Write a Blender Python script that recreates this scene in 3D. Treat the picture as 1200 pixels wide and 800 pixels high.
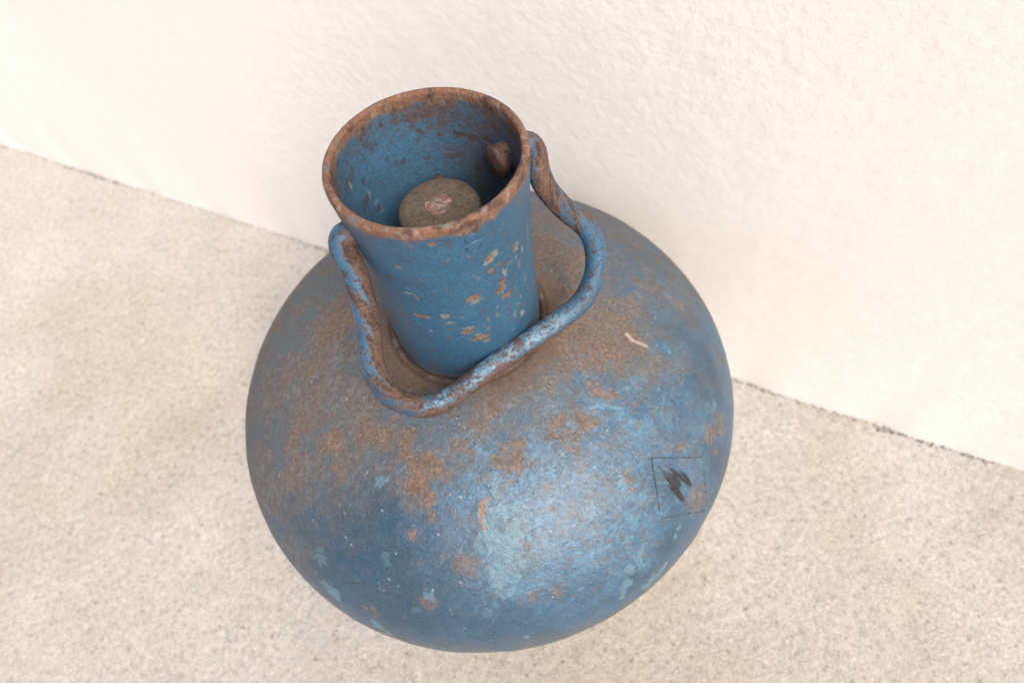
import bpy, bmesh, math, random
import numpy as np
from mathutils import Vector, Matrix
random.seed(4); rng = np.random.default_rng(4)
sc = bpy.context.scene
for o in list(bpy.data.objects): bpy.data.objects.remove(o)

# ------------------------------------------------------------------ camera
S = 0.038                      # radius of the bottle's collar in metres; everything below is in these units, times S
GZ = 9.2                       # height of the collar rim above the ground, in collar radii
F, PAN, PIT, ROLL, CD, CH = 692.84, 0.11711, 1.0225, -0.15951, 4.57815, 3.7967
fw = np.array([math.sin(PAN)*math.cos(PIT), math.cos(PAN)*math.cos(PIT), -math.sin(PIT)])
r0 = np.array([math.cos(PAN), -math.sin(PAN), 0.0]); u0 = np.cross(r0, fw)
cr, sr = math.cos(ROLL), math.sin(ROLL)
RT = cr*r0+sr*u0; UP = -sr*r0+cr*u0
EYE = np.array([0, -CD, CH])
def W(q):                       # collar units (origin at rim centre) -> world metres
    return Vector((q[0]*S, q[1]*S, (q[2]+GZ)*S))
cd = bpy.data.cameras.new('camera'); cam = bpy.data.objects.new('camera', cd); sc.collection.objects.link(cam)
cd.sensor_width = 36; cd.lens = F/1200*36; cd.clip_start = .01; cd.clip_end = 200
M = Matrix(((RT[0], UP[0], -fw[0]), (RT[1], UP[1], -fw[1]), (RT[2], UP[2], -fw[2]))).to_4x4()
M.translation = W(EYE); cam.matrix_world = M
cd.dof.use_dof = True; cd.dof.focus_distance = 0.245; cd.dof.aperture_fstop = cd.lens/2.6
sc.camera = cam

# ------------------------------------------------------------------ light
EL, AZ = 47, 17                 # sun elevation; azimuth measured from -y (towards the camera) to +x
sd = Vector((math.sin(math.radians(AZ))*math.cos(math.radians(EL)), -math.cos(math.radians(AZ))*math.cos(math.radians(EL)), math.sin(math.radians(EL))))
w = bpy.data.worlds.new('World'); sc.world = w; w.use_nodes = True
nt = w.node_tree; bg = nt.nodes['Background']; sky = nt.nodes.new('ShaderNodeTexSky')
sky.sky_type = 'NISHITA'; sky.sun_disc = False; sky.sun_elevation = math.radians(EL)
sky.sun_rotation = math.atan2(sd.x, sd.y); sky.air_density = .6; sky.dust_density = 4; sky.ozone_density = .3
nt.links.new(sky.outputs[0], bg.inputs[0]); bg.inputs[1].default_value = .15
sl = bpy.data.lights.new('sun', 'SUN'); sl.energy = 1.5; sl.angle = math.radians(28); sl.color = (1, .955, .875)
so = bpy.data.objects.new('sun', sl); sc.collection.objects.link(so); so.rotation_euler = sd.to_track_quat('Z', 'Y').to_euler()
sc.view_settings.view_transform = 'Standard'; sc.view_settings.look = 'None'; sc.view_settings.gamma = 1
sc.view_settings.exposure = 0.70

# ------------------------------------------------------------------ helpers
def tag(o, label=None, cat=None, kind=None, group=None):
    if label: o['label'] = label
    if cat: o['category'] = cat
    if kind: o['kind'] = kind
    if group: o['group'] = group
    return o
def link(name, me, mat, parent=None):
    o = bpy.data.objects.new(name, me); sc.collection.objects.link(o)
    if mat: me.materials.append(mat)
    if parent: o.parent = parent
    return o
def _h(ix, iy, iz, seed):
    n = (ix.astype(np.int64)*374761393 + iy.astype(np.int64)*668265263 + iz.astype(np.int64)*2147483647 + seed*974711)
    n = (n ^ (n >> 13)) & 0xffffffff
    n = (n*1274126177) & 0xffffffff; n ^= n >> 16; n = (n*2246822519) & 0xffffffff; n ^= n >> 15
    return (n & 0xffffff)/float(0xffffff)
def vnoise(P, seed=0):
    I = np.floor(P).astype(np.int64); f = P-I; f = f*f*f*(f*(f*6-15)+10)
    x, y, z = f.T; out = 0
    for a in (0, 1):
        for b in (0, 1):
            for c in (0, 1):
                wt = (x if a else 1-x)*(y if b else 1-y)*(z if c else 1-z)
                out = out+wt*_h(I[:, 0]+a, I[:, 1]+b, I[:, 2]+c, seed)
    return out
_R = np.array([[.36, .48, -.8], [-.8, .6, 0], [.48, .64, .6]])
def fbm(P, freq=1., octv=4, seed=0, gain=.55):      # 0..1, mean .5
    Q = P*freq; s = 0; a = 1; t = 0
    for k in range(octv):
        s = s+a*vnoise(Q+17.3*k, seed+k); t += a; a *= gain; Q = (Q@_R.T)*2.03
    return s/t
def sm(x, a, b):
    t = np.clip((x-a)/(b-a), 0, 1); return t*t*(3-2*t)
def mix(c, col, m):
    return c*(1-m[:, None])+np.asarray(col)*m[:, None]
def set_attr(me, name, arr):
    if arr.ndim == 2:
        a = me.attributes.new(name, 'FLOAT_COLOR', 'POINT'); d = np.ones((len(arr), 4), np.float32); d[:, :3] = arr; a.data.foreach_set('color', d.ravel())
    else:
        a = me.attributes.new(name, 'FLOAT', 'POINT'); a.data.foreach_set('value', arr.astype(np.float32))
def grid_mesh(name, P, nu, nv, wrap=True):
    """P: nu*nv points, u (rings around) wraps; row-major v*nu+u"""
    me = bpy.data.meshes.new(name)
    j, i = np.meshgrid(np.arange(nv-1), np.arange(nu if wrap else nu-1), indexing='ij')
    a = j*nu+i; b = j*nu+(i+1) % nu
    q = np.stack([a, b, b+nu, a+nu], -1).reshape(-1, 4)
    me.vertices.add(len(P)); me.vertices.foreach_set('co', (np.asarray(P, np.float32)).ravel())
    me.loops.add(q.size); me.loops.foreach_set('vertex_index', q.astype(np.int32).ravel())
    me.polygons.add(len(q)); me.polygons.foreach_set('loop_start', np.arange(0, q.size, 4, dtype=np.int32))
    me.polygons.foreach_set('loop_total', np.full(len(q), 4, np.int32))
    me.update(); me.validate(); me.polygons.foreach_set('use_smooth', np.ones(len(me.polygons), bool))
    return me
def world(P): return np.asarray(P)*S+np.array([0, 0, GZ*S])
def revolve(prof, nu):                              # prof: (r,z) rows -> points in collar units
    prof = np.asarray(prof); a = np.arange(nu)/nu*2*math.pi
    R, A_ = prof[:, 0][:, None], a[None, :]
    return np.stack([R*np.cos(A_), R*np.sin(A_), np.repeat(prof[:, 1][:, None], nu, 1)], -1).reshape(-1, 3)
def resample(pts, n):
    pts = np.asarray(pts, float); d = np.r_[0, np.cumsum(np.linalg.norm(np.diff(pts, axis=0), axis=1))]
    t = np.linspace(0, d[-1], n); return np.stack([np.interp(t, d, pts[:, k]) for k in range(pts.shape[1])], -1)
def smooth_curve(pts, n):                           # Catmull-Rom then resample
    p = np.asarray(pts, float); p = np.vstack([2*p[0]-p[1], p, 2*p[-1]-p[-2]]); out = []
    for i in range(1, len(p)-2):
        for t in np.linspace(0, 1, 14, endpoint=False):
            a, b, c, d = p[i-1:i+3]
            out.append(.5*((2*b)+(c-a)*t+(2*a-5*b+4*c-d)*t*t+(-a+3*b-3*c+d)*t**3))
    out.append(p[-2]); return resample(out, n)

# reading positions off the photograph: a ray against the real surface
BA, BB, BZ = 3.91333, 2.25623, -4.9604              # bottle shoulder: half width, half height, height of its centre
def ray(x, y):
    d = fw*F+RT*(x-600)-UP*(y-400); return d/np.linalg.norm(d)
def on_body(x, y):
    s = np.array([BA, BA, BB]); o1 = (EYE-[0, 0, BZ])/s; d1 = ray(x, y)/s
    a = d1@d1; b = o1@d1; c = o1@o1-1; D = max(b*b-a*c, 0)
    return EYE+(-b-D**.5)/a*ray(x, y)
def on_cyl(x, y, r, inner=False):
    d = ray(x, y); a = d[:2]@d[:2]; b = EYE[:2]@d[:2]; c = EYE[:2]@EYE[:2]-r*r
    D = max(b*b-a*c, 0); return EYE+(-b+(1 if inner else -1)*D**.5)/a*d
def pxscale(q): return F/((np.asarray(q)-EYE)@fw)   # photo pixels per collar radius at that depth

# ------------------------------------------------------------------ materials
def mat(name):
    m = bpy.data.materials.new(name); m.use_nodes = True; nt = m.node_tree
    return m, nt, nt.nodes['Principled BSDF']
def N(nt, typ, **k):
    n = nt.nodes.new(typ)
    for a, b in k.items(): setattr(n, a, b)
    return n
def noise(nt, scale, detail=4, rough=.6, vec=None):
    n = N(nt, 'ShaderNodeTexNoise'); n.inputs['Scale'].default_value = scale; n.inputs['Detail'].default_value = detail
    n.inputs['Roughness'].default_value = rough
    if vec: nt.links.new(vec, n.inputs['Vector'])
    return n
def ramp(nt, fac, stops):
    r = N(nt, 'ShaderNodeValToRGB'); e = r.color_ramp.elements
    while len(e) < len(stops): e.new(.5)
    for k, (p, c) in enumerate(stops): e[k].position = p; e[k].color = (*c, 1) if len(c) == 3 else (c[0], c[0], c[0], 1)
    nt.links.new(fac, r.inputs[0]); return r
def mixc(nt, a, b, fac, mode='MIX'):
    m = N(nt, 'ShaderNodeMix', data_type='RGBA', blend_type=mode)
    for i, v in ((6, a), (7, b)):
        if isinstance(v, tuple): m.inputs[i].default_value = (*v, 1)
        else: nt.links.new(v, m.inputs[i])
    if isinstance(fac, float): m.inputs[0].default_value = fac
    else: nt.links.new(fac, m.inputs[0])
    return m.outputs[2]
def bump(nt, bs, h, strength, dist, prev=None):
    b = N(nt, 'ShaderNodeBump'); b.inputs['Strength'].default_value = strength; b.inputs['Distance'].default_value = dist
    nt.links.new(h, b.inputs['Height'])
    if prev: nt.links.new(prev, b.inputs['Normal'])
    if bs: nt.links.new(b.outputs[0], bs.inputs['Normal'])
    return b.outputs[0]
def painted(name, grain=900, bstr=.35, spec=.5):
    """reads the weathering computed on the mesh (colour, roughness, height) and adds fine grain and relief"""
    m, nt, bs = mat(name)
    tc = N(nt, 'ShaderNodeTexCoord').outputs['Object']
    col = N(nt, 'ShaderNodeAttribute', attribute_name='wear_colour').outputs['Color']
    ro = N(nt, 'ShaderNodeAttribute', attribute_name='wear_rough').outputs['Fac']
    hi = N(nt, 'ShaderNodeAttribute', attribute_name='wear_height').outputs['Fac']
    n1 = noise(nt, grain, 5, .7, tc); n2 = noise(nt, grain*3.2, 3, .6, tc)
    g = ramp(nt, n1.outputs[0], [(.28, (.68, .68, .68)), (.5, (1, 1, 1)), (.72, (1.28, 1.28, 1.28))]).outputs[0]
    c = mixc(nt, col, g, 1.0, 'MULTIPLY')
    g2 = ramp(nt, n2.outputs[0], [(.3, (.8, .8, .8)), (.7, (1.2, 1.2, 1.2))]).outputs[0]
    c = mixc(nt, c, g2, 1.0, 'MULTIPLY')
    nt.links.new(c, bs.inputs['Base Color'])
    a = N(nt, 'ShaderNodeMath', operation='MULTIPLY_ADD'); nt.links.new(n1.outputs[0], a.inputs[0]); a.inputs[1].default_value = .25; nt.links.new(ro, a.inputs[2])
    a2 = N(nt, 'ShaderNodeMath', operation='SUBTRACT'); nt.links.new(a.outputs[0], a2.inputs[0]); a2.inputs[1].default_value = .125
    nt.links.new(a2.outputs[0], bs.inputs['Roughness'])
    bs.inputs['Specular IOR Level'].default_value = spec
    b1 = bump(nt, None, hi, .8, .0006)
    n3 = noise(nt, grain*.45, 3, .55, tc)
    b2 = bump(nt, None, n3.outputs[0], bstr*.6, .0012, b1)
    bump(nt, bs, n1.outputs[0], bstr, .0006, b2)
    return m
M_body = painted('weathered_blue_enamel', 700, .4)
M_neck = painted('collar_blue_enamel', 900, .4)
M_wire = painted('handle_enamel', 1100, .5, .5)

# palette (base colours)
DEEP = (.018, .048, .076); MID = (.028, .083, .145); LIT = (.055, .152, .238); GREYB = (.072, .096, .108)
DIRT = (.098, .083, .070); DUST = (.155, .140, .122); RUST = (.190, .105, .060); DRUST = (.115, .045, .025); PALE = (.50, .50, .44)
def add_blobs(P, items, nseed, warp=.35, soft=.35, nf=9.):
    """items: (centre, radius[, weight]); soft-edged patches with a ragged outline. Returns 0..1"""
    out = np.zeros(len(P)); n = fbm(P, nf, 4, nseed, .6)-.5
    for it in items:
        c, r = it[0], it[1]; wgt = it[2] if len(it) > 2 else 1
        d2 = ((P-c)**2).sum(1); k = d2 < (r*2.2)**2
        if not k.any(): continue
        d = np.sqrt(d2[k])/r+n[k]*2*warp*1.6
        out[k] = np.maximum(out[k], wgt*(1-sm(d, 1-soft, 1+soft)))
    return out

# ================================================================== SETTING: ground and wall
WD = np.array([.7845, -.6201])*1.0                 # direction of the wall's foot on the ground
wa = np.array([-5.133, 8.557]); sc_ = (GZ+CH)/(8.2+CH)
def scale_from_eye(q): return np.array([q[0]*sc_, (q[1]+CD)*sc_-CD])
P1 = scale_from_eye(wa); P2 = scale_from_eye(np.array([5.892, -.173]))
WD = (P2-P1)/np.linalg.norm(P2-P1); WN = np.array([WD[1], -WD[0]])
if WN@(-P1) < 0: WN = -WN                            # towards the bottle

m_ground, nt, bs = mat('rough_pale_concrete')
tc = N(nt, 'ShaderNodeTexCoord').outputs['Object']
n1 = noise(nt, 9, 5, .6, tc); n2 = noise(nt, 190, 6, .8, tc); n3 = noise(nt, 620, 4, .75, tc)
c = ramp(nt, n1.outputs[0], [(.3, (.545, .510, .468)), (.7, (.655, .622, .580))]).outputs[0]
c = mixc(nt, c, ramp(nt, n2.outputs[0], [(.32, (.55, .52, .49)), (.43, (.90, .89, .88)), (.52, (1.02, 1.02, 1.02)), (.70, (1.2, 1.2, 1.2))]).outputs[0], 1.0, 'MULTIPLY')
c = mixc(nt, c, ramp(nt, n3.outputs[0], [(.3, (.66, .65, .64)), (.6, (1.12, 1.12, 1.12))]).outputs[0], 1.0, 'MULTIPLY')
v = N(nt, 'ShaderNodeTexVoronoi'); v.inputs['Scale'].default_value = 85; nt.links.new(tc, v.inputs['Vector'])
sp = ramp(nt, v.outputs['Distance'], [(.08, (.45, .41, .37)), (.17, (1, 1, 1))]).outputs[0]
sn = noise(nt, 2.6, 4, .55, tc)
c = mixc(nt, c, ramp(nt, sn.outputs[0], [(.50, (1, 1, 1)), (.66, (.93, .87, .76))]).outputs[0], .8, 'MULTIPLY')
c = mixc(nt, c, sp, .55, 'MULTIPLY')
nt.links.new(c, bs.inputs['Base Color']); bs.inputs['Roughness'].default_value = .92; bs.inputs['Specular IOR Level'].default_value = .25
b1 = bump(nt, None, n2.outputs[0], .8, .003); bump(nt, bs, n3.outputs[0], .9, .0014, b1)
# near ground as a relief mesh, surrounded by a large flat sheet one step lower
def ground_patch():
    n = 420; L = 1.1; a = np.linspace(-L, L, n); X, Y = np.meshgrid(a, a, indexing='xy')
    P = np.stack([X.ravel(), Y.ravel(), np.zeros(n*n)], -1)
    z = (fbm(P, 26, 4, 31)-.5)*.0022+(fbm(P, 120, 3, 37)-.5)*.0024
    e = sm(np.maximum(abs(P[:, 0]), abs(P[:, 1])), L*.9, L*.99); P[:, 2] = z*(1-e)-.006*e
    return grid_mesh('ground', P, n, n, wrap=False)
g = link('ground', ground_patch(), m_ground); tag(g, kind='structure')
bm = bmesh.new()
vs = [bm.verts.new(p) for p in ((-30, -30, -.004), (30, -30, -.004), (30, 30, -.004), (-30, 30, -.004))]; bm.faces.new(vs)
me = bpy.data.meshes.new('ground_beyond'); bm.to_mesh(me); g2 = link('ground_beyond', me, m_ground); tag(g2, kind='structure')

m_wall, nt, bs = mat('cream_white_render')
tc = N(nt, 'ShaderNodeTexCoord').outputs['Object']
n1 = noise(nt, 5, 4, .5, tc); n2 = noise(nt, 170, 4, .6, tc); n3 = noise(nt, 60, 3, .5, tc); n4 = noise(nt, 3.0, 2, .5, tc)
c = ramp(nt, n1.outputs[0], [(.3, (.735, .704, .660)), (.7, (.765, .738, .698))]).outputs[0]
c = mixc(nt, c, ramp(nt, n2.outputs[0], [(.3, (.95, .945, .94)), (.6, (1, 1, 1))]).outputs[0], 1.0, 'MULTIPLY')
nt.links.new(c, bs.inputs['Base Color']); bs.inputs['Roughness'].default_value = .62; bs.inputs['Specular IOR Level'].default_value = .35
patchy = ramp(nt, n4.outputs[0], [(.42, (.12,)), (.62, (1.,))]).outputs[0]
h = mixc(nt, (.5, .5, .5), n2.outputs[0], patchy); h3 = n3.outputs[0]
b1 = bump(nt, None, h3, .16, .003); bump(nt, bs, h, .4, .0016, b1)
def wall_mesh():
    me = bpy.data.meshes.new('wall'); bm = bmesh.new()
    o2 = (P1+P2)/2*S; d = WD; n = WN; T = .18; L0, L1, H = -2.2, 2.6, 1.9
    def pt(a, b, z): q = o2+d*a+n*b; return (q[0], q[1], z)
    # front face with a slightly uneven foot, chamfered top
    na = 500; rows = [-.02, .004, .012, .03, .1, .4, 1., H-.01, H]
    V = []
    for k, z in enumerate(rows):
        r = []
        for i in range(na+1):
            a = L0+(L1-L0)*i/na
            off = (.0010*math.sin(a*61+1.3)+.0007*math.sin(a*113))*(1 if z < .02 else .3 if z < .05 else .0)
            if k == len(rows)-1: off = -.01
            r.append(bm.verts.new(pt(a, off, z)))
        V.append(r)
    for k in range(len(rows)-1):
        for i in range(na): bm.faces.new((V[k][i], V[k][i+1], V[k+1][i+1], V[k+1][i]))
    b = [bm.verts.new(pt(a, -T, z)) for a, z in ((L0, -.02), (L1, -.02), (L1, H), (L0, H))]
    bm.faces.new((b[0], b[3], b[2], b[1]))
    bm.faces.new([V[-1][i] for i in range(na+1)]+[b[2], b[3]])
    bm.faces.new([b[0]]+[V[k][0] for k in range(len(rows))]+[b[3]])
    bm.faces.new([b[1]]+[V[k][-1] for k in range(len(rows))]+[b[2]])
    bmesh.ops.recalc_face_normals(bm, faces=bm.faces); bm.to_mesh(me); me.polygons.foreach_set('use_smooth', np.ones(len(me.polygons), bool)); me.set_sharp_from_angle(angle=.6); return me
wl = link('wall', wall_mesh(), m_wall); tag(wl, 'cream white rendered wall with fine bumpy plaster rising behind the blue gas bottle', 'wall')

# grit and dirt lying in the corner where wall meets ground
m_grit, nt, bs = mat('dark_dirt'); tc = N(nt, 'ShaderNodeTexCoord').outputs['Object']; n1 = noise(nt, 150, 3, .6, tc)
nt.links.new(ramp(nt, n1.outputs[0], [(.3, (.14, .125, .108)), (.7, (.33, .295, .25))]).outputs[0], bs.inputs['Base Color']); bs.inputs['Roughness'].default_value = .95
bm = bmesh.new(); o2 = (P1+P2)/2*S
for k in range(1100):
    a = random.uniform(-.75, .75); dens = .5+.5*math.sin(a*23+2)*math.sin(a*9.1)
    if random.random() > .45+.55*dens: continue
    b = .0006+abs(random.gauss(0, .0017)); q = o2+WD*a+WN*b; s = random.uniform(.0004, .0013)*(1.1 if dens > .6 else .75)
    r = bmesh.ops.create_icosphere(bm, subdivisions=1, radius=s)
    mm = Matrix.Translation((q[0], q[1], s*.5)) @ Matrix.Rotation(random.uniform(0, 6), 4, Vector((random.random(), random.random(), 1)).normalized()) @ Matrix.Diagonal((random.uniform(.8, 2.), random.uniform(.6, 1.1), .7, 1))
    bmesh.ops.transform(bm, matrix=mm, verts=r['verts'])
me = bpy.data.meshes.new('grit'); bm.to_mesh(me); tag(link('grit', me, m_grit), 'line of dark dirt and grit along the foot of the wall', 'grit', 'stuff')

# ================================================================== THE BOTTLE
root = bpy.data.objects.new('gas_bottle', None); sc.collection.objects.link(root); root.empty_display_size = .05
tag(root, 'round squat blue gas bottle with rust patches, tall open collar and wire handle', 'gas bottle')

# ---- body
th = np.linspace(math.radians(12), math.radians(90), 330)
prof = [(BA*math.sin(t), BZ+BB*math.cos(t)) for t in th]
B2 = 2.75
for t in np.linspace(math.radians(91.5), math.radians(158), 50): prof.append((BA*math.sin(t), BZ+B2*math.cos(t)))
NU = 1150
P = revolve(prof, NU)
rad = np.hypot(P[:, 0], P[:, 1])
# slight dents so that the outline is not perfectly turned
lump = (fbm(P, .55, 2, 3)-.5)*.035+(fbm(P, 2.2, 3, 5)-.5)*.020
nrm = (P-[0, 0, BZ])/np.array([BA**2, BA**2, BB**2]); nrm /= np.linalg.norm(nrm, axis=1)[:, None]
Pd = P+nrm*lump[:, None]

def bl(lst):                                         # (px, py, radius in photo pixels[, weight]) -> patch on the body
    out = []
    for it in lst:
        q = on_body(it[0], it[1]); out.append((q, it[2]/pxscale(q)*1.15, it[3] if len(it) > 3 else 1))
    return out
n_lo = fbm(P, 1.3, 4, 11); n_mid = fbm(P, 4.5, 5, 21, .6); n_hi = fbm(P, 16, 4, 41, .65); n_fine = fbm(P, 42, 3, 61, .6)
col = np.tile(np.array(MID), (len(P), 1))
col = mix(col, DEEP, sm(fbm(P, 2.6, 4, 71), .50, .68)*.6)
# deep clean enamel low on the front left, part of its shade painted in
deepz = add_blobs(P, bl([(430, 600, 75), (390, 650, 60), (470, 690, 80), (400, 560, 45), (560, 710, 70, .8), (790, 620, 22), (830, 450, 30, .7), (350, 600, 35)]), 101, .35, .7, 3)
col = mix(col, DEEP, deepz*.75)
# lighter, rubbed enamel on the front right, with the highlight painted into its colour
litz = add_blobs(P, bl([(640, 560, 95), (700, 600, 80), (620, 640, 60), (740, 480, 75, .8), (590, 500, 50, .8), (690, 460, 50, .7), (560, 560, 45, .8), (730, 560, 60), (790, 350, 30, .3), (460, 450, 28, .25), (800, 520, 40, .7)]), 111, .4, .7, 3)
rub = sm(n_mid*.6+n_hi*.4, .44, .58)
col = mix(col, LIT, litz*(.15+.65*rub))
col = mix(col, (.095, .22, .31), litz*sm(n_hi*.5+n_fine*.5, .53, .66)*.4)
# fine dark crackle over the rubbed, highlighted enamel
col = mix(col, (.028, .06, .095), litz*sm(abs(fbm(P, 11, 4, 131, .65)-.5), .022, .0)*.55)
# grey-brown dust film: round the collar, over the left shoulder, all the back
th_ = np.arctan2(P[:, 1], P[:, 0])
back = sm(P[:, 1], -1.2, .6); left = sm(-P[:, 0], .4, 2.2)*sm(P[:, 1], -2.6, -1.0)
coll = 1-sm(rad, 1.25, 2.2)
film = np.clip(.05+.55*back+.85*left+.75*coll, 0, 1)
film = np.maximum(film, add_blobs(P, bl([(350, 400, 70), (330, 480, 50), (720, 380, 60), (680, 330, 50), (760, 330, 50, .7), (430, 500, 55, .8), (340, 640, 34, .8), (490, 530, 50, .7), (640, 470, 55, .5), (850, 560, 22, .9), (845, 500, 14, .8), (380, 330, 50), (845, 420, 10, .8), (820, 585, 18, .8)]), 141, .45, .6, 3.2))
fm = np.clip(film*1.1*sm(n_mid*.7+n_lo*.3+film*.26, .34, .62), 0, 1)
dirtc = mix(np.tile(np.array(DIRT), (len(P), 1)), DUST, sm(n_hi, .42, .65)*.8)
dirtc = mix(dirtc, GREYB, sm(fbm(P, 3.1, 4, 151), .46, .6)*.75)
col = col*(1-.88*fm[:, None])+dirtc*(.88*fm[:, None])
# dust clinging low on the flank
low = sm(-(P[:, 2]-BZ), -.75, -.05); col = mix(col, (.085, .088, .082), low*sm(n_mid, .34, .56)*.7)
# orange rust: general freckling + the patches the photograph shows
rz = add_blobs(P, bl([(400, 375, 26, .8), (375, 400, 20, .7), (362, 430, 15, .7), (372, 460, 14, .6), (350, 500, 18, .7), (385, 522, 14, .9), (430, 505, 14, .8), (448, 510, 12, .9), (478, 515, 12), (441, 468, 12, .6),
    (490, 548, 16), (515, 552, 11), (488, 570, 12), (500, 585, 9), (506, 606, 8, .9), (483, 625, 8, .8), (602, 535, 16), (585, 540, 9), (672, 505, 20), (690, 498, 9), (700, 395, 42, .75), (655, 405, 30, .8), (735, 400, 20, .8),
    (640, 260, 26, .6), (655, 300, 30, .75), (650, 340, 22, .7), (560, 500, 9, .7), (575, 480, 13, .8), (540, 520, 10, .7), (700, 455, 11, .9), (714, 462, 8), (733, 554, 5, .9), (737, 563, 5, .9), (742, 573, 4), (833, 512, 10, .8), (838, 530, 6, .8), (787, 524, 4), (798, 524, 4),
    (545, 657, 14, .6), (712, 634, 3, .7), (690, 642, 3, .6), (437, 712, 7, .9), (500, 703, 7, .7), (520, 650, 8, .5), (330, 380, 14, .4), (460, 425, 22, .6), (448, 400, 18, .6), (480, 440, 20, .7), (628, 420, 20, .7), (345, 545, 16, .5), (400, 545, 14, .5), (335, 450, 14, .5), (600, 450, 14, .6), (720, 430, 16, .5),
    (760, 250, 20, .4), (700, 255, 20, .4), (640, 435, 20, .6), (585, 615, 6, .9), (570, 600, 5, .9), (565, 560, 5, .8), (618, 640, 5, .8), (625, 700, 6, .7), (655, 690, 6, .7)]), 161, .8, .4, 8)
rm = np.clip(rz*sm(n_mid*.40+n_hi*.4+n_fine*.2+rz*.14, .44, .60), 0, 1)
spots = sm(fbm(P, 9, 4, 171, .6), .66, .74)*.8*(.25+film); rm = np.maximum(rm, spots)
rustc = mix(np.tile(np.array(RUST), (len(P), 1)), (.105, .066, .044), sm(n_hi, .40, .58)); rustc = mix(rustc, (.23, .155, .105), sm(n_fine, .5, .7)*.7)
col = col*(1-.80*rm[:, None])+rustc*(.80*rm[:, None])
# enamel flakes gone to a paler coat under
pl = add_blobs(P, bl([(748, 655, 7), (751, 648, 6), (740, 666, 6), (768, 676, 9), (776, 668, 8), (760, 685, 8), (735, 684, 6), (731, 694, 4), (728, 700, 4), (752, 664, 5), (447, 735, 7), (455, 741, 6), (440, 728, 5), (388, 692, 10), (395, 700, 7), (380, 684, 6), (375, 654, 7, .8), (374, 645, 5, .7), (453, 652, 6, .7), (454, 658, 5, .7),
    (503, 697, 6, .8), (488, 713, 5, .6), (572, 718, 5, .7), (618, 746, 4), (443, 565, 6), (447, 562, 5), (580, 610, 12, .6), (590, 640, 18, .7), (592, 665, 16, .8), (585, 685, 12, .8), (600, 620, 12, .6), (615, 660, 14, .6), (575, 560, 8, .8), (580, 575, 6, .8), (775, 535, 5, .5), (791, 408, 5, .6), (797, 415, 5, .6), (786, 410, 4, .6), (832, 478, 6, .7), (838, 475, 5, .8), (700, 470, 5, .6), (712, 485, 6, .6), (762, 470, 6, .6), (768, 480, 6, .6), (756, 458, 4, .6), (795, 620, 4), (792, 628, 4), (812, 600, 3)]), 181, .75, .14, 13)
col = mix(col, (.082, .182, .24), pl*.7)
edge = np.clip(sm(pl, .15, .5)*(1-sm(pl, .55, .9)), 0, 1); col = mix(col, (.035, .05, .06), edge*.45)
fg = sm(fbm(P, 5.5, 5, 227, .72), .47, .60)*sm(P[:, 1], -3.6, -1.6)*.26; col = mix(col, (.098, .083, .072), fg)
# thin brown grime in the rubbed, highlighted area, and many fine scuffs
gr_ = litz*sm(fbm(P, 7, 5, 221, .7), .53, .62)*.55; col = mix(col, (.085, .080, .075), gr_)
gr2 = sm(fbm(P, 20, 4, 223, .65), .60, .68)*.45*np.clip(litz+.4, 0, 1); col = mix(col, (.11, .075, .05), gr2)
sc_l = []
for i in range(230):
    x, y = rng.normal(640, 95), rng.normal(560, 95); a_ = rng.choice([.5, -1.1, 2.2])+rng.normal(0, .4); l_ = rng.uniform(3, 15)
    if ((x-575)/270)**2+((y-505)/250)**2 > .85: continue
    n_ = max(3, int(l_/1.3))
    sc_l += [(c_, r_, rng.uniform(.35, .9)) for c_, r_ in [(on_body(x+math.cos(a_)*l_*t, y+math.sin(a_)*l_*t), rng.uniform(.6, .95)/95) for t in np.linspace(0, 1, n_)]]
scf = add_blobs(P, sc_l, 225, .3, .35, 30); col = mix(col, (.14, .25, .33), scf*.6)
# a larger area where the top coat has come away, rust creeping along its left edge
big = add_blobs(P, bl([(585, 612, 17), (600, 625, 15), (578, 635, 16), (590, 655, 18), (588, 675, 17), (600, 645, 16), (610, 600, 13), (632, 640, 12, .8), (572, 600, 9), (596, 690, 10)]), 185, .45, .10, 6)
col = mix(col, (.088, .175, .225), big*(.35+.45*sm(n_hi, .40, .60)))
bedge = np.clip(sm(big, .12, .45)*(1-sm(big, .5, .95)), 0, 1); col = mix(col, (.06, .055, .045), bedge*sm(n_mid, .42, .55)*.6)
rl = add_blobs(P, bl([(566, 592, 3.5), (565, 600, 4), (564, 610, 3.5), (568, 618, 3), (571, 585, 3)]), 186, .6, .3, 14); col = mix(col, RUST, rl*.8)
# swirl of paler paint by the label
def arc(cx, cy, rx, ry, a0, a1, wpx, n=22): return [(on_body(cx+rx*math.cos(t), cy+ry*math.sin(t)), wpx/95) for t in np.linspace(math.radians(a0), math.radians(a1), n)]
sw = add_blobs(P, arc(752, 470, 24, 26, -150, 60, 4)+arc(700, 490, 34, 16, 140, 330, 4)+arc(775, 412, 10, 8, 180, 400, 2.5), 187, .9, .4, 9); col = mix(col, (.09, .20, .28), sw*.5*sm(n_hi*.5+n_mid*.5, .44, .56))
# long pale scratch, rubbed ring
def seg(p, q, wpx, n=14): return [(on_body(p[0]+(q[0]-p[0])*t, p[1]+(q[1]-p[1])*t), wpx/90) for t in np.linspace(0, 1, n)]
scr = add_blobs(P, seg((735, 391), (741, 398), 2.6)+seg((741, 398), (758, 405), 2.0), 191, .15, .3, 20)
col = mix(col, (.33, .26, .22), scr*.9)
scr2 = add_blobs(P, seg((400, 682), (427, 683), 1.8)+seg((420, 480), (470, 481), .8), 192, .25, .4, 20); col = mix(col, (.02, .04, .06), scr2*.8)
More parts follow.
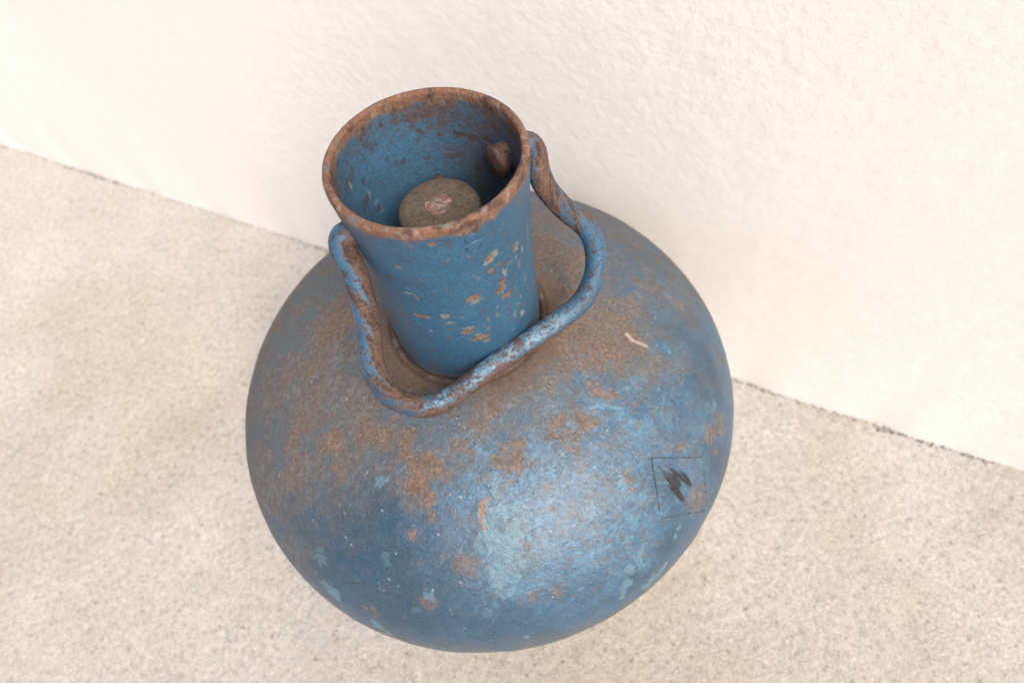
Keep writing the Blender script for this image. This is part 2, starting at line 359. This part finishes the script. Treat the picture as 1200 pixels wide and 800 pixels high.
# white paint specks
k = fbm(P, 26, 2, 201); sp = []
for i in range(60):
    a = rng.uniform(0, 2*math.pi); t = math.radians(rng.uniform(20, 88))
    sp.append((np.array([BA*math.sin(t)*math.cos(a), BA*math.sin(t)*math.sin(a), BZ+BB*math.cos(t)]), rng.uniform(.005, .012)))
for (x, y, r) in [(327, 557, 1.8), (390, 538, 1), (412, 638, 1.6), (405, 629, 1.3), (430, 554, 1.4), (448, 598, 1.3), (540, 582, 1.6), (528, 579, 1.3), (514, 626, 1.6), (370, 670, 1.3), (456, 678, 1.3), (467, 686, 1.2), (508, 690, 1.5), (540, 682, 1.8), (450, 691, 1), (576, 750, 1.2), (524, 752, 1.2), (475, 722, 1), (439, 462, 1.6), (365, 448, 1.5), (700, 250, 1.5)]:
    q = on_body(x, y); sp.append((q, r/pxscale(q)*.85))
ws = add_blobs(P, sp, 202, .05, .3, 20); col = mix(col, (.38, .40, .39), ws*.6)
dk = sm(fbm(P, 30, 3, 211), .70, .76); col = mix(col, (.04, .045, .05), dk*.55)
# the worn-off square of the hazard print: grey ghost (its print is added below)
# rust creeping at the foot of the collar
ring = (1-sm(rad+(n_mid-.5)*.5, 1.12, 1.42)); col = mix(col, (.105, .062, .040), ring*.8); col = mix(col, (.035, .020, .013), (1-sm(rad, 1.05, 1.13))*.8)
col *= (.86+.28*n_fine)[:, None]
rough = .41+.33*fm+.35*rm-.04*litz+.1*(n_mid-.5)
height = .5-.55*pl*.6-.35*rm*(.5+n_fine)+.5*n_fine*rm+.25*fm*n_hi-.2*dk+.3*ws-.4*scr
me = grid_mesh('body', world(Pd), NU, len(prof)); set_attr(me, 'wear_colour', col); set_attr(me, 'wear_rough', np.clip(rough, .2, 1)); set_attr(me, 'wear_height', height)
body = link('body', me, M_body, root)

# ---- foot ring under the bottle
pr = [(2.35, -7.35), (2.55, -7.5), (2.62, -8.4), (2.62, -9.12), (2.68, -9.2), (2.58, -9.2), (2.52, -9.12), (2.52, -8.4), (2.45, -7.55), (2.35, -7.35)]
pr = resample(pr, 60); Pf = revolve(pr, 160); nf = fbm(Pf, 3, 4, 7)
cf = mix(np.tile(np.array(DEEP), (len(Pf), 1)), RUST, sm(nf, .45, .6)); me = grid_mesh('foot_ring', world(Pf), 160, len(pr))
set_attr(me, 'wear_colour', cf); set_attr(me, 'wear_rough', .6+0*nf); set_attr(me, 'wear_height', nf); link('foot_ring', me, M_body, root)

# ---- collar (open tube, a little waisted, rounded rim)
def collar_profile():
    zs = [-2.95, -2.72, -2.4, -2.1, -1.4, -.9, -.35, -.12]; rs = [.985, .975, .972, .966, .948, .955, .982, .995]
    outer = smooth_curve(list(zip(rs, zs)), 230)
    rim = [(.958+.042*math.cos(t), -.042+.042*math.sin(t)*1.0) for t in np.linspace(0, math.pi, 26)]
    inner = smooth_curve([(.914, -.12), (.892, -.4), (.872, -.9), (.868, -1.4), (.88, -2.95)], 200)
    return np.vstack([outer, [(1.0, -.08)], rim, [(.915, -.08)], inner]), len(outer), len(outer)+len(rim)+2
prof, n_out, n_in = collar_profile()
NC = 760; P = revolve(prof, NC); idx = np.repeat(np.arange(len(prof)), NC)
rad = np.hypot(P[:, 0], P[:, 1]); az = np.degrees(np.arctan2(P[:, 1], P[:, 0])); z = P[:, 2]
outm = idx < n_out; inm = idx >= n_in; rimm = ~outm & ~inm
n_mid = fbm(P, 5, 5, 311, .6); n_hi = fbm(P, 19, 4, 321, .65); n_fine = fbm(P, 48, 3, 331); n_lo = fbm(P, 1.6, 3, 341)
col = np.tile(np.array((.023, .079, .138)), (len(P), 1))
col = mix(col, (.028, .098, .165), sm(n_lo*.6+n_mid*.4, .45, .62)*.6)
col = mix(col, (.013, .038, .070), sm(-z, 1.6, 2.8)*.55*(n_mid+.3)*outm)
# vertical dusty veil on the right flank, browner at foot
veil = sm(az, -52, -18)*(az < 60)*outm; stripe = fbm(np.stack([az*.09, az*0, z*.5], -1), 1, 4, 351)
col = mix(col, (.085, .088, .09), veil*sm(stripe, .38, .6)*.65)
col = mix(col, (.07, .065, .06), outm*sm(-z, 2.35, 2.85)*sm(n_mid, .4, .6)*.55)
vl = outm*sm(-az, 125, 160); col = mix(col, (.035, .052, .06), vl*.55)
# inside: blue, rusty towards the top and on the right hand side
ii = inm*1.0
col = mix(col, (.048, .120, .200), ii*.8)
redz = np.clip(sm(z+.25*(n_mid-.5)*4, -.32, -.04)*.8+sm(z+(az < 75)*.35+(n_mid-.5)*1.6, -.60, -.1)*.5*((az > -40) & (az < 105)), 0, 1)*ii
inner_r = np.clip(redz*sm(n_mid*.5+n_hi*.5+redz*.16, .44, .60), 0, 1)
right = ii*(1-sm(abs(az-20), 20, 85))
inner_r = np.maximum(inner_r, right*sm(n_mid*.6+n_lo*.4, .44, .60)*.45)
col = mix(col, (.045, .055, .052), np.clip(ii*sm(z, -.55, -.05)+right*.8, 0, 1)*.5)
col = mix(col, (.075, .036, .024), inner_r*.8)
isp = ii*sm(fbm(P, 7.5, 3, 361, .5), .66, .72); col = mix(col, (.06, .042, .035), isp*.65)
def bc(lst, inner=False):
    out = []
    for it in lst:
        q = on_cyl(it[0], it[1], .885 if inner else .955, inner); out.append((q, it[2]/pxscale(q), it[3] if len(it) > 3 else 1, it[4] if len(it) > 4 else 1.))
    return out
def ellblobs(P, lst, seed, warp=.3, soft=.25, nf=14.):   # elliptical chips: last item stretches along the collar's girth
    out = np.zeros(len(P)); n = fbm(P, nf, 3, seed, .6)-.5
    for c, r, wgt, asp in lst:
        t = np.array([-c[1], c[0], 0]); t /= np.linalg.norm(t); d = P-c; a = d@t; b = np.sqrt(np.maximum((d**2).sum(1)-a*a, 0))
        q = np.hypot(a/(r*max(asp, 1)), b/(r*max(1/asp, 1)))
        k = q < 2.5; v_ = wgt*(1-sm(q[k]+n[k]*2*warp*1.6, 1-soft, 1+soft)); out[k] = np.maximum(out[k], v_)
    return out
rb_ = ellblobs(P, bc([(508, 282, 5.5, 1, 1.5), (500, 293, 3, .8, 1), (508, 296, 3, 1, 2), (573, 301, 5, 1, 1.4), (583, 266, 4, 1, 1.3), (576, 270, 3, .9, 1), (575, 317, 4, 1, 1.2), (584, 309, 3, .7, 1), (590, 333, 4, 1, .4), (586, 340, 3.5, 1, .6), (594, 346, 5.5, 1, 1.1), (554, 350, 5, 1, 1.8), (495, 371, 4, .9, 1.9), (550, 388, 4, 1, 1.6), (562, 395, 4.5, 1, 2.4), (570, 398, 3, 1, 2), (522, 373, 3.5, .7, 1.5), (489, 350, 3, .7, .5), (468, 311, 4, .5, 1), (603, 290, 3, .7, .6), (573, 373, 1.8, 1, .5), (573, 383, 1.5, 1, .5), (530, 276, 3, .8, 1.3), (477, 380, 3, .5, 1), (476, 370, 3, .4, 1), (540, 372, 3, .4, 1)]), 371, .75, .25, 22)
pb = ellblobs(P, bc([(577, 297, 4.5, 1, 1.6), (572, 306, 4, 1, 1.6), (605, 288, 3.4, 1, .4), (592, 319, 3.4, 1, .5), (590, 338, 4, .8, .35), (556, 354, 4, .8, 2.2), (521, 371, 3.6, 1, 1.6), (526, 379, 3, .7, 2), (548, 385, 3, .7, 2), (611, 366, 3, 1, .5), (603, 368, 3, .6, .6), (612, 292, 2, 1, .4), (505, 387, 2.5, .8, 1), (477, 343, 2, 1, 3), (526, 304, 1.3, 1, 1), (587, 262, 2.5, .8, 1), (465, 322, 1.4, .7, 3), (468, 368, 1.2, .7, 2.4), (478, 384, 1.4, .7, 2.4), (605, 300, 2, .6, .5), (610, 348, 1.5, .8, .5), (618, 268, 1.6, 1, .18), (621, 258, 1.4, 1, .18), (616, 326, 1.4, 1, .2), (625, 330, 1.4, .7, .2), (546, 262, 3, .9, 1.5), (601, 385, 2, .6, 1.3), (583, 360, 2, .5, 1)]), 372, .75, .2, 24)
col = mix(col, (.19, .185, .150), pb*.8*outm); col = mix(col, (.175, .098, .052), rb_*.9*outm); col = mix(col, (.06, .03, .02), rb_*sm(n_fine, .52, .66)*outm*.7)
ib = ellblobs(P, bc([(425, 165, 3, .9, 1), (430, 158, 3, .9, 1), (435, 150, 4, .9, 1), (475, 140, 5, .7, 1), (515, 158, 3, 1, 1), (482, 150, 2.5, 1, 1), (427, 188, 2.5, 1, 1), (408, 190, 2.5, .9, 1), (555, 160, 3, 1, 3), (540, 157, 2.5, 1, 4), (570, 163, 4, 1, 2), (503, 182, 3, .5, 1), (512, 204, 3, .9, 1), (425, 212, 3, .8, .6), (460, 128, 4, 1, 2), (480, 122, 4, 1, 1), (447, 148, 4, 1, 1)], True), 373, .5)
col = mix(col, (.055, .03, .022), ib*ii*.75)
fs = ii*sm(fbm(P, 22, 4, 376, .7), .57, .66); col = mix(col, (.05, .04, .035), fs*.45*sm(z, -2.2, -.2))
wb = ellblobs(P, bc([(411, 217, 2.4, 1, .5), (432, 228, 3, .7, .5), (440, 236, 4, .5, 1), (446, 246, 3, .6, 1), (525, 126, 1.2, .8, .4), (558, 128, 1.2, .8, .4)], True), 374); col = mix(col, (.20, .25, .28), wb*ii*.7)
# rusty rim, running a little way down the outside and inside
rr = np.clip(rimm*1.0+outm*sm(z+(n_mid-.5)*.42+(n_hi-.5)*.25, -.20, -.08)+inm*sm(z+(n_mid-.5)*.25, -.17, -.07), 0, 1)
rc = mix(np.tile(np.array((.150, .074, .045)), (len(P), 1)), (.070, .034, .026), sm(n_mid, .47, .60)); rc = mix(rc, (.245, .18, .135), sm(fbm(P, 16, 4, 381, .6), .52, .68)*.55); rc = mix(rc, (.175, .085, .042), sm(fbm(P, 14, 3, 391), .55, .66)*.7)
col = col*(1-rr[:, None])+rc*rr[:, None]
bluebits = rr*(rimm | outm)*sm(fbm(P, 6.5, 4, 401, .6), .70, .76); col = mix(col, (.10, .14, .16), bluebits*.5)
small = []
for i in range(70):
    a_ = math.radians(rng.normal(-60, 34)); z_ = -rng.uniform(.15, 2.5); small.append((np.array([.957*math.cos(a_), .957*math.sin(a_), z_]), rng.uniform(.008, .022), rng.uniform(.4, .9), rng.choice([.35, .6, 1, 1.8])))
smb = ellblobs(P, small, 375, .8, .3, 26)*outm; col = mix(col, (.15, .135, .105), smb*.8)
drips = outm*sm(fbm(P, 11, 4, 411, .6), .68, .73)*.7; col = mix(col, (.08, .05, .035), drips)
foot = outm*sm(-z, 2.62, 2.78); col = mix(col, (.12, .10, .088), foot*.7)
col *= (.87+.26*n_fine)[:, None]
rough = .40+.4*rr+.35*rb_+.25*veil*.5+.3*inner_r+.15*ii
height = .5+rr*(n_hi+n_fine-1)*.9-rb_*.5-pb*.3+inner_r*(n_hi-.5)*.8
lum = (fbm(P, 3, 3, 421)-.5)*.010+(n_hi-.5)*.005*rr
Pd = P.copy(); rn = P[:, :2]/rad[:, None]; sgn = np.where(inm, -1., 1.); Pd[:, :2] += rn*(lum*sgn)[:, None]; Pd[:, 2] += rimm*(n_mid-.5)*.012
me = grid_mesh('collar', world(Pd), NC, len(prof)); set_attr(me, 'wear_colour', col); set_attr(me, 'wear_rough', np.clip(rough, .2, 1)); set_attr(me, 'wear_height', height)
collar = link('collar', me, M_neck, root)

# ---- weld bead round the collar's foot, rippled
def body_z(r): return BZ+BB*math.sqrt(max(0, 1-(r/BA)**2))
rb0 = 1.02; nb, mb = 420, 14
a = np.arange(nb)/nb*2*math.pi; b = np.linspace(0, 2*math.pi, mb, endpoint=False)
Pw = np.array([[( (rb0+.042*(1+.12*math.sin(a_*70))*math.cos(b_))*math.cos(a_), (rb0+.042*(1+.12*math.sin(a_*70))*math.cos(b_))*math.sin(a_), body_z(rb0)-.005+.05*math.sin(b_)) for a_ in a] for b_ in list(b)+[b[0]]]).reshape(-1, 3)
nw = fbm(Pw, 7, 4, 77); cw = mix(np.tile(np.array((.075, .044, .029)), (len(Pw), 1)), (.10, .078, .062), sm(nw, .5, .65)); cw = mix(cw, (.05, .03, .02), sm(nw, .48, .36))
me = grid_mesh('weld_bead', world(Pw), nb, mb+1); set_attr(me, 'wear_colour', cw); set_attr(me, 'wear_rough', .8+0*nw); set_attr(me, 'wear_height', nw); link('weld_bead', me, M_body, root)

# ---- tube builder
def tube(name, C, r, m_, nseg, parent, paint, capr=True):
    C = np.asarray(C); n = len(C); T = np.gradient(C, axis=0); T /= np.linalg.norm(T, axis=1)[:, None]
    rr = np.full(n, r) if np.isscalar(r) else np.asarray(r)
    ref = np.array([0, 0, 1.]); 
    if abs(T[0]@ref) > .9: ref = np.array([1., 0, 0])
    Nn = np.cross(T[0], ref); Nn /= np.linalg.norm(Nn); L = []
    for i in range(n):
        Nn = Nn-(Nn@T[i])*T[i]; Nn /= np.linalg.norm(Nn); Bn = np.cross(T[i], Nn)
        for k in range(nseg):
            q = 2*math.pi*k/nseg; L.append(C[i]+rr[i]*(math.cos(q)*Nn+math.sin(q)*Bn))
    L = np.array(L); Nrm = L-np.repeat(C, nseg, 0); Nrm /= np.maximum(np.linalg.norm(Nrm, axis=1), 1e-6)[:, None]
    c, ro, he, disp = paint(L, Nrm, np.repeat(np.linspace(0, 1, n), nseg))
    me = grid_mesh(name, world(L+Nrm*disp[:, None]), nseg, n); set_attr(me, 'wear_colour', c); set_attr(me, 'wear_rough', ro); set_attr(me, 'wear_height', he)
    return link(name, me, m_, parent)

# ---- bail handle: bent round bar hinged in the collar, hanging against it
HA = math.radians(20); U = np.array([math.cos(HA), math.sin(HA), 0]); H0 = np.array([0, 0, -.5])
Wv = np.array([math.sin(HA)*1.1, -math.cos(HA)*1.1, -1.95]); Wv /= np.linalg.norm(Wv)
uw = [(.80, .0), (.93, .0), (1.06, .0), (1.165, .04), (1.20, .14), (1.18, .27), (1.165, .39), (1.19, .58), (1.32, .90), (1.475, 1.16), (1.535, 1.34), (1.54, 1.50), (1.50, 1.68), (1.40, 1.87), (1.22, 2.03), (1.06, 2.095), (.88, 2.12), (.6, 2.145), (-.15, 2.165), (-.6, 2.20), (-.98, 2.215), (-1.18, 2.14), (-1.32, 2.0), (-1.42, 1.84), (-1.465, 1.62), (-1.43, 1.31), (-1.27, .92), (-1.135, .47), (-1.105, .28), (-1.10, .13), (-1.085, .03), (-1.03, -.03), (-.93, -.04), (-.89, -.03)]
C = smooth_curve([H0+U*a+Wv*b for a, b in uw], 620)
def paint_handle(L, Nr, s):
    Q = Nr*.132+np.array([1., .3, .2])*(s*8.5*.42)[:, None]      # paint wear runs along the bar
    n1 = fbm(Q, 7, 5, 501, .62); n2 = fbm(Q, 24, 4, 511, .65); n3 = fbm(L, 50, 3, 521)
    c = np.tile(np.array((.026, .090, .158)), (len(L), 1)); c = mix(c, (.016, .05, .092), sm(n1, .5, .64)*.8)
    front = (L@np.array([0, -1, 0]) > .55)*1.0
    out_ = Nr@(-Wv)                                   # + towards the hinge side
    up = Nr[:, 2]; f_bar = sm(s+(n1-.5)*.1, .36, .42)*(1-sm(s+(n1-.5)*.1, .66, .72))
    worn = f_bar*sm(up, .1, .75)*sm(n2, .36, .55); c = mix(c, (.16, .26, .32), worn*.7)  # pale highlight along the bar's upper side, painted into its patchy colour
    leftarm = sm(s+(n1-.5)*.1, .66, .72); rightarm = 1-sm(s+(n1-.5)*.1, .36, .42)
    inn = Nr@U                                       # + to the right
    rmask = np.zeros(len(L))
    rmask += f_bar*sm(-up+(n1-.5)*1.6+(n2-.5)*1.3, -.66, -.30)
    rmask += leftarm*sm(inn+(n1-.5)*2.8+(n2-.5)*1.6-.55*sm(s, .62, .68)*(1-sm(s, .74, .80)), -.42, -.05)
    rmask += rightarm*sm((n1-.5)*2.2+(n2-.5)*1.0-.75*sm(s, .20, .27)+.30*sm(-up, -.2, .4)*sm(s, .22, .3)+.20, -.12, .10)*1.0
    rmask += rightarm*sm(inn*.8-up*.5+(n1-.5)*1.4+(n2-.5)*1.0, .42, .75)*sm(s, .16, .24)
    rmask = np.maximum(rmask, sm(fbm(L, 17, 4, 551, .65), .57, .64)*.85)
    rmask = np.clip(np.maximum(rmask, sm(n1*.5+n2*.5, .56, .62)*.9), 0, 1)
    rc_ = mix(np.tile(np.array((.090, .048, .031)), (len(L), 1)), (.042, .021, .017), sm(n2, .48, .6)); rc_ = mix(rc_, (.15, .092, .058), sm(n3, .52, .68)*.7)
    c = c*(1-rmask[:, None])+rc_*rmask[:, None]
    pr_ = sm(fbm(L, 4.2, 3, 531), .62, .66)*f_bar; c = mix(c, (.085, .045, .05), pr_*.9)
    pits = sm(n3, .66, .72); c = mix(c, (.03, .03, .03), pits*.6)
    return c*(.85+.3*n3)[:, None], np.clip(.33+.42*rmask+.1*n2, .25, .95), .5+rmask*(n2+n3-1)*.9-.25*pits, (fbm(L, 2.5, 2, 541)-.5)*.005+(n2-.5)*.004*rmask-.003*rmask
tube('handle', C, .132, M_wire, 56, root, paint_handle)

# ---- forged ends of the handle inside the collar, and a washer lip where it passes through
def rusty(L, Nr, s):
    n1 = fbm(L, 8, 4, 601); n2 = fbm(L, 30, 3, 611)
    c = mix(np.tile(np.array((.085, .043, .031)), (len(L), 1)), (.055, .025, .02), sm(n1, .45, .6)); c = mix(c, (.13, .08, .06), sm(n2, .55, .68)*.6)
    return c, .75+0*n1, n1, (n1-.5)*.03
for sg in (1, -1):
    e = H0+U*sg*(.80 if sg > 0 else .90)+(Wv*-.03 if sg < 0 else Wv*.04)
    Cc = [e+U*sg*.10, e+U*sg*.02, e-U*sg*.0, e-U*sg*.02, e-U*sg*.075, e-U*sg*.10, e-U*sg*.112, e-U*sg*.113]
    tube('handle_end', resample(Cc, 40), np.interp(np.linspace(0, 1, 40), [0, .38, .42, .8, .9, .97, 1], [.13, .13, .17, .185, .16, .1, .001]), M_neck, 40, root, rusty)

# ---- valve cap seen down in the collar: low domed brown disc with a worn red seal in the middle
VC = np.array([.0, .05, -.78])
vp = [(.001, .03), (.1, .03), (.14, .03), (.15, .045), (.17, .05), (.30, .045), (.38, .03), (.43, .005), (.452, -.04), (.455, -.10), (.44, -.2), (.40, -.24), (.34, -.26), (.30, -.5), (.30, -1.4), (.42, -1.45), (.42, -2.0)]
vp = resample(vp, 150); Pv = revolve(vp, 260); n1 = fbm(Pv, 6, 4, 701); n2 = fbm(Pv, 24, 4, 711); n3 = fbm(Pv, 50, 3, 721)
cv = mix(np.tile(np.array((.085, .064, .046)), (len(Pv), 1)), (.105, .076, .055), sm(n1, .45, .6)); cv = mix(cv, (.05, .039, .03), sm(n2, .52, .64)*.7); cv = mix(cv, (.135, .112, .09), sm(n3, .58, .7)*.6)
me = grid_mesh('valve_cap', world(Pv+VC+np.stack([0*n1, 0*n1, (n2-.5)*.014], -1)), 260, len(vp)); set_attr(me, 'wear_colour', cv); set_attr(me, 'wear_rough', .8+0*n1); set_attr(me, 'wear_height', n2); vcap = link('valve_cap', me, M_neck, root)
sp_ = resample([(.001, .056), (.10, .058), (.145, .052), (.158, .034), (.158, .02)], 50); Ps = revolve(sp_, 120); n1 = fbm(Ps, 9, 4, 731); n2 = fbm(Ps, 30, 3, 741)
cs = mix(np.tile(np.array((.165, .085, .072)), (len(Ps), 1)), (.27, .20, .175), sm(n2, .48, .62)); cs = mix(cs, (.09, .068, .05), sm(n1, .5, .60)*.8)
me = grid_mesh('seal', world(Ps+VC+np.stack([0*n1, 0*n1, (n1-.5)*.04], -1)), 120, len(sp_)); set_attr(me, 'wear_colour', cs); set_attr(me, 'wear_rough', .45+0*n1); set_attr(me, 'wear_height', n1)
tag(link('seal', me, M_neck, vcap), 'worn reddish pink seal in the middle of the brown valve cap')
# small lug on the far side of the valve
Cc = [VC+[.08, .38, -.10], VC+[.08, .43, -.07], VC+[.08, .49, -.09], VC+[.08, .51, -.09]]
tube('valve_lug', resample(Cc, 24), np.interp(np.linspace(0, 1, 24), [0, .2, .7, 1], [.06, .085, .08, .005]), M_neck, 24, vcap, rusty)

# ---- stamped mark on the collar: an S struck through, set in an oval, in low relief under the enamel
def cyl_pt(ca, cz, dx, dz, r): 
    a_ = ca+dx/r; return np.array([r*math.cos(a_), r*math.sin(a_), cz+dz])
q = on_cyl(553, 282, .955); ca = math.atan2(q[1], q[0]); cz = q[2]
def rel(pts, name='stamped_mark'):
    Cc = [cyl_pt(ca, cz, x_, z_, np.interp(-(cz+z_), [.12, .35, .9, 1.4], [.995, .982, .955, .948])+.001) for x_, z_ in pts]
    def pn(L, Nr, s):
        n1 = fbm(L, 8, 3, 801); c = mix(np.tile(np.array((.026, .082, .150)), (len(L), 1)), (.020, .062, .112), sm(n1, .45, .6)); return c, .42+0*n1, n1, 0*n1
    return smooth_curve(Cc, 90), pn
for pts in ([(-.07*math.cos(t), .065+.05*math.sin(t)) for t in np.linspace(0, 2*math.pi, 20)],
            [(-.085, -.01), (0, -.005), (.09, .0)],
            [(-.075+.0, -.05), (-.05, -.10), (0, -.125), (.05, -.105), (.085, -.06)],
            [(.012*math.cos(t), .07+.012*math.sin(t)) for t in np.linspace(0, 2*math.pi, 10)]):
    Cc, pn = rel(pts); tube('stamped_mark', Cc, .0115, M_neck, 10, collar, pn)

# ---- hazard print on the shoulder: thin black diamond-label frame with a worn flame, printed on the enamel
m_ink, nt, bs = mat('worn_black_ink')
tc = N(nt, 'ShaderNodeTexCoord').outputs['Object']; n1 = noise(nt, 500, 4, .7, tc); n2 = noise(nt, 1400, 3, .6, tc)
nt.links.new(ramp(nt, n2.outputs[0], [(.35, (.008, .009, .011)), (.6, (.022, .020, .020)), (.75, (.07, .05, .035))]).outputs[0], bs.inputs['Base Color']); bs.inputs['Roughness'].default_value = .6
al = N(nt, 'ShaderNodeAttribute', attribute_name='ink').outputs['Fac']
ad = N(nt, 'ShaderNodeMath', operation='ADD'); nt.links.new(al, ad.inputs[0]); nt.links.new(n1.outputs[0], ad.inputs[1])
nt.links.new(ramp(nt, ad.outputs[0], [(.92, (0.,)), (1.0, (.92,))]).outputs[0], bs.inputs['Alpha'])
def print_px(polys, name):
    V, Fc, INK = [], [], []
    def P3(x, y, lift):
        q_ = on_body(x, y); k_ = np.array([[*q_]])
        l_ = (fbm(k_, .55, 2, 3)-.5)*.035+(fbm(k_, 2.2, 3, 5)-.5)*.020
        n_ = (q_-[0, 0, BZ])/np.array([BA**2, BA**2, BB**2]); n_ /= np.linalg.norm(n_)
        return world(q_+n_*(l_[0]+.006+lift))
    for tri, ink, *lf in polys:
        b_ = len(V); V += [tuple(P3(*t, lf[0] if lf else 0.)) for t in tri]; INK += [ink]*len(tri); Fc.append(tuple(range(b_, b_+len(tri))))
    me = bpy.data.meshes.new(name); me.from_pydata(V, [], Fc); me.update(); set_attr(me, 'ink', np.array(INK, float)); return link(name, me, m_ink, body)
def line(p, q, w0, ink0, ink1, n=14):
    out = []; d = np.array(q, float)-p; L_ = np.hypot(*d); nx, ny = -d[1]/L_*w0/2, d[0]/L_*w0/2
    for i in range(n):
        a_, b_ = np.array(p)+d*i/n, np.array(p)+d*(i+1)/n
        out.append(([(a_[0]-nx, a_[1]-ny), (b_[0]-nx, b_[1]-ny), (b_[0]+nx, b_[1]+ny), (a_[0]+nx, a_[1]+ny)], ink0+(ink1-ink0)*i/n))
    return out
fr = line((763, 536.5), (824, 535.5), 1.05, .60, .46)+line((763.5, 536), (773, 598), 1.0, .60, .45)+line((774, 608), (826, 598), 1.2, .42, .50)+line((824, 536), (828, 596), 1.1, .41, .41)
print_px(fr, 'label_frame')
def Z(x, y): return (740+x*.15, 510+y*.15)
def stroke(b, m, t, w_, n=9):                        # tapering lick of flame: rounded foot, sharp tip
    b, m, t = (np.array(v, float) for v in (b, m, t)); Lf, Rt = [], []
    for k in range(n+1):
        u = k/n; p_ = (1-u)**2*b+2*u*(1-u)*m+u*u*t; d = 2*(1-u)*(m-b)+2*u*(t-m); d /= np.hypot(*d)
        h = w_/2*min(1, (u+.06)*4)**.6*(1-u**1.8)+.4; Lf.append(p_+[-d[1]*h, d[0]*h]); Rt.append(p_-[-d[1]*h, d[0]*h])
    return Lf, Rt
licks = [((385, 495), (310, 410), (272, 380), 30), ((392, 505), (335, 395), (248, 312), 44), ((385, 470), (320, 350), (205, 238), 40), ((372, 410), (335, 310), (222, 255), 30), ((380, 400), (355, 300), (290, 248), 38), ((400, 352), (370, 290), (305, 253), 28),
         ((452, 408), (452, 320), (358, 260), 38), ((462, 395), (440, 330), (372, 292), 30), ((400, 512), (385, 455), (340, 395), 46), ((440, 380), (400, 330), (328, 300), 34), ((360, 440), (310, 370), (262, 335), 24), ((350, 380), (345, 330), (318, 285), 34)]
fp = []
for n_, lk in enumerate(licks):
    Lf, Rt = stroke(*lk[:3], lk[3]*.78)
    fp += [([Z(*Lf[k]), Z(*Lf[k+1]), Z(*Rt[k+1]), Z(*Rt[k])], .55+.05*math.sin(n_*2.1+k*.8), .0004*n_) for k in range(len(Lf)-1)]
print_px(fp, 'flame_symbol')
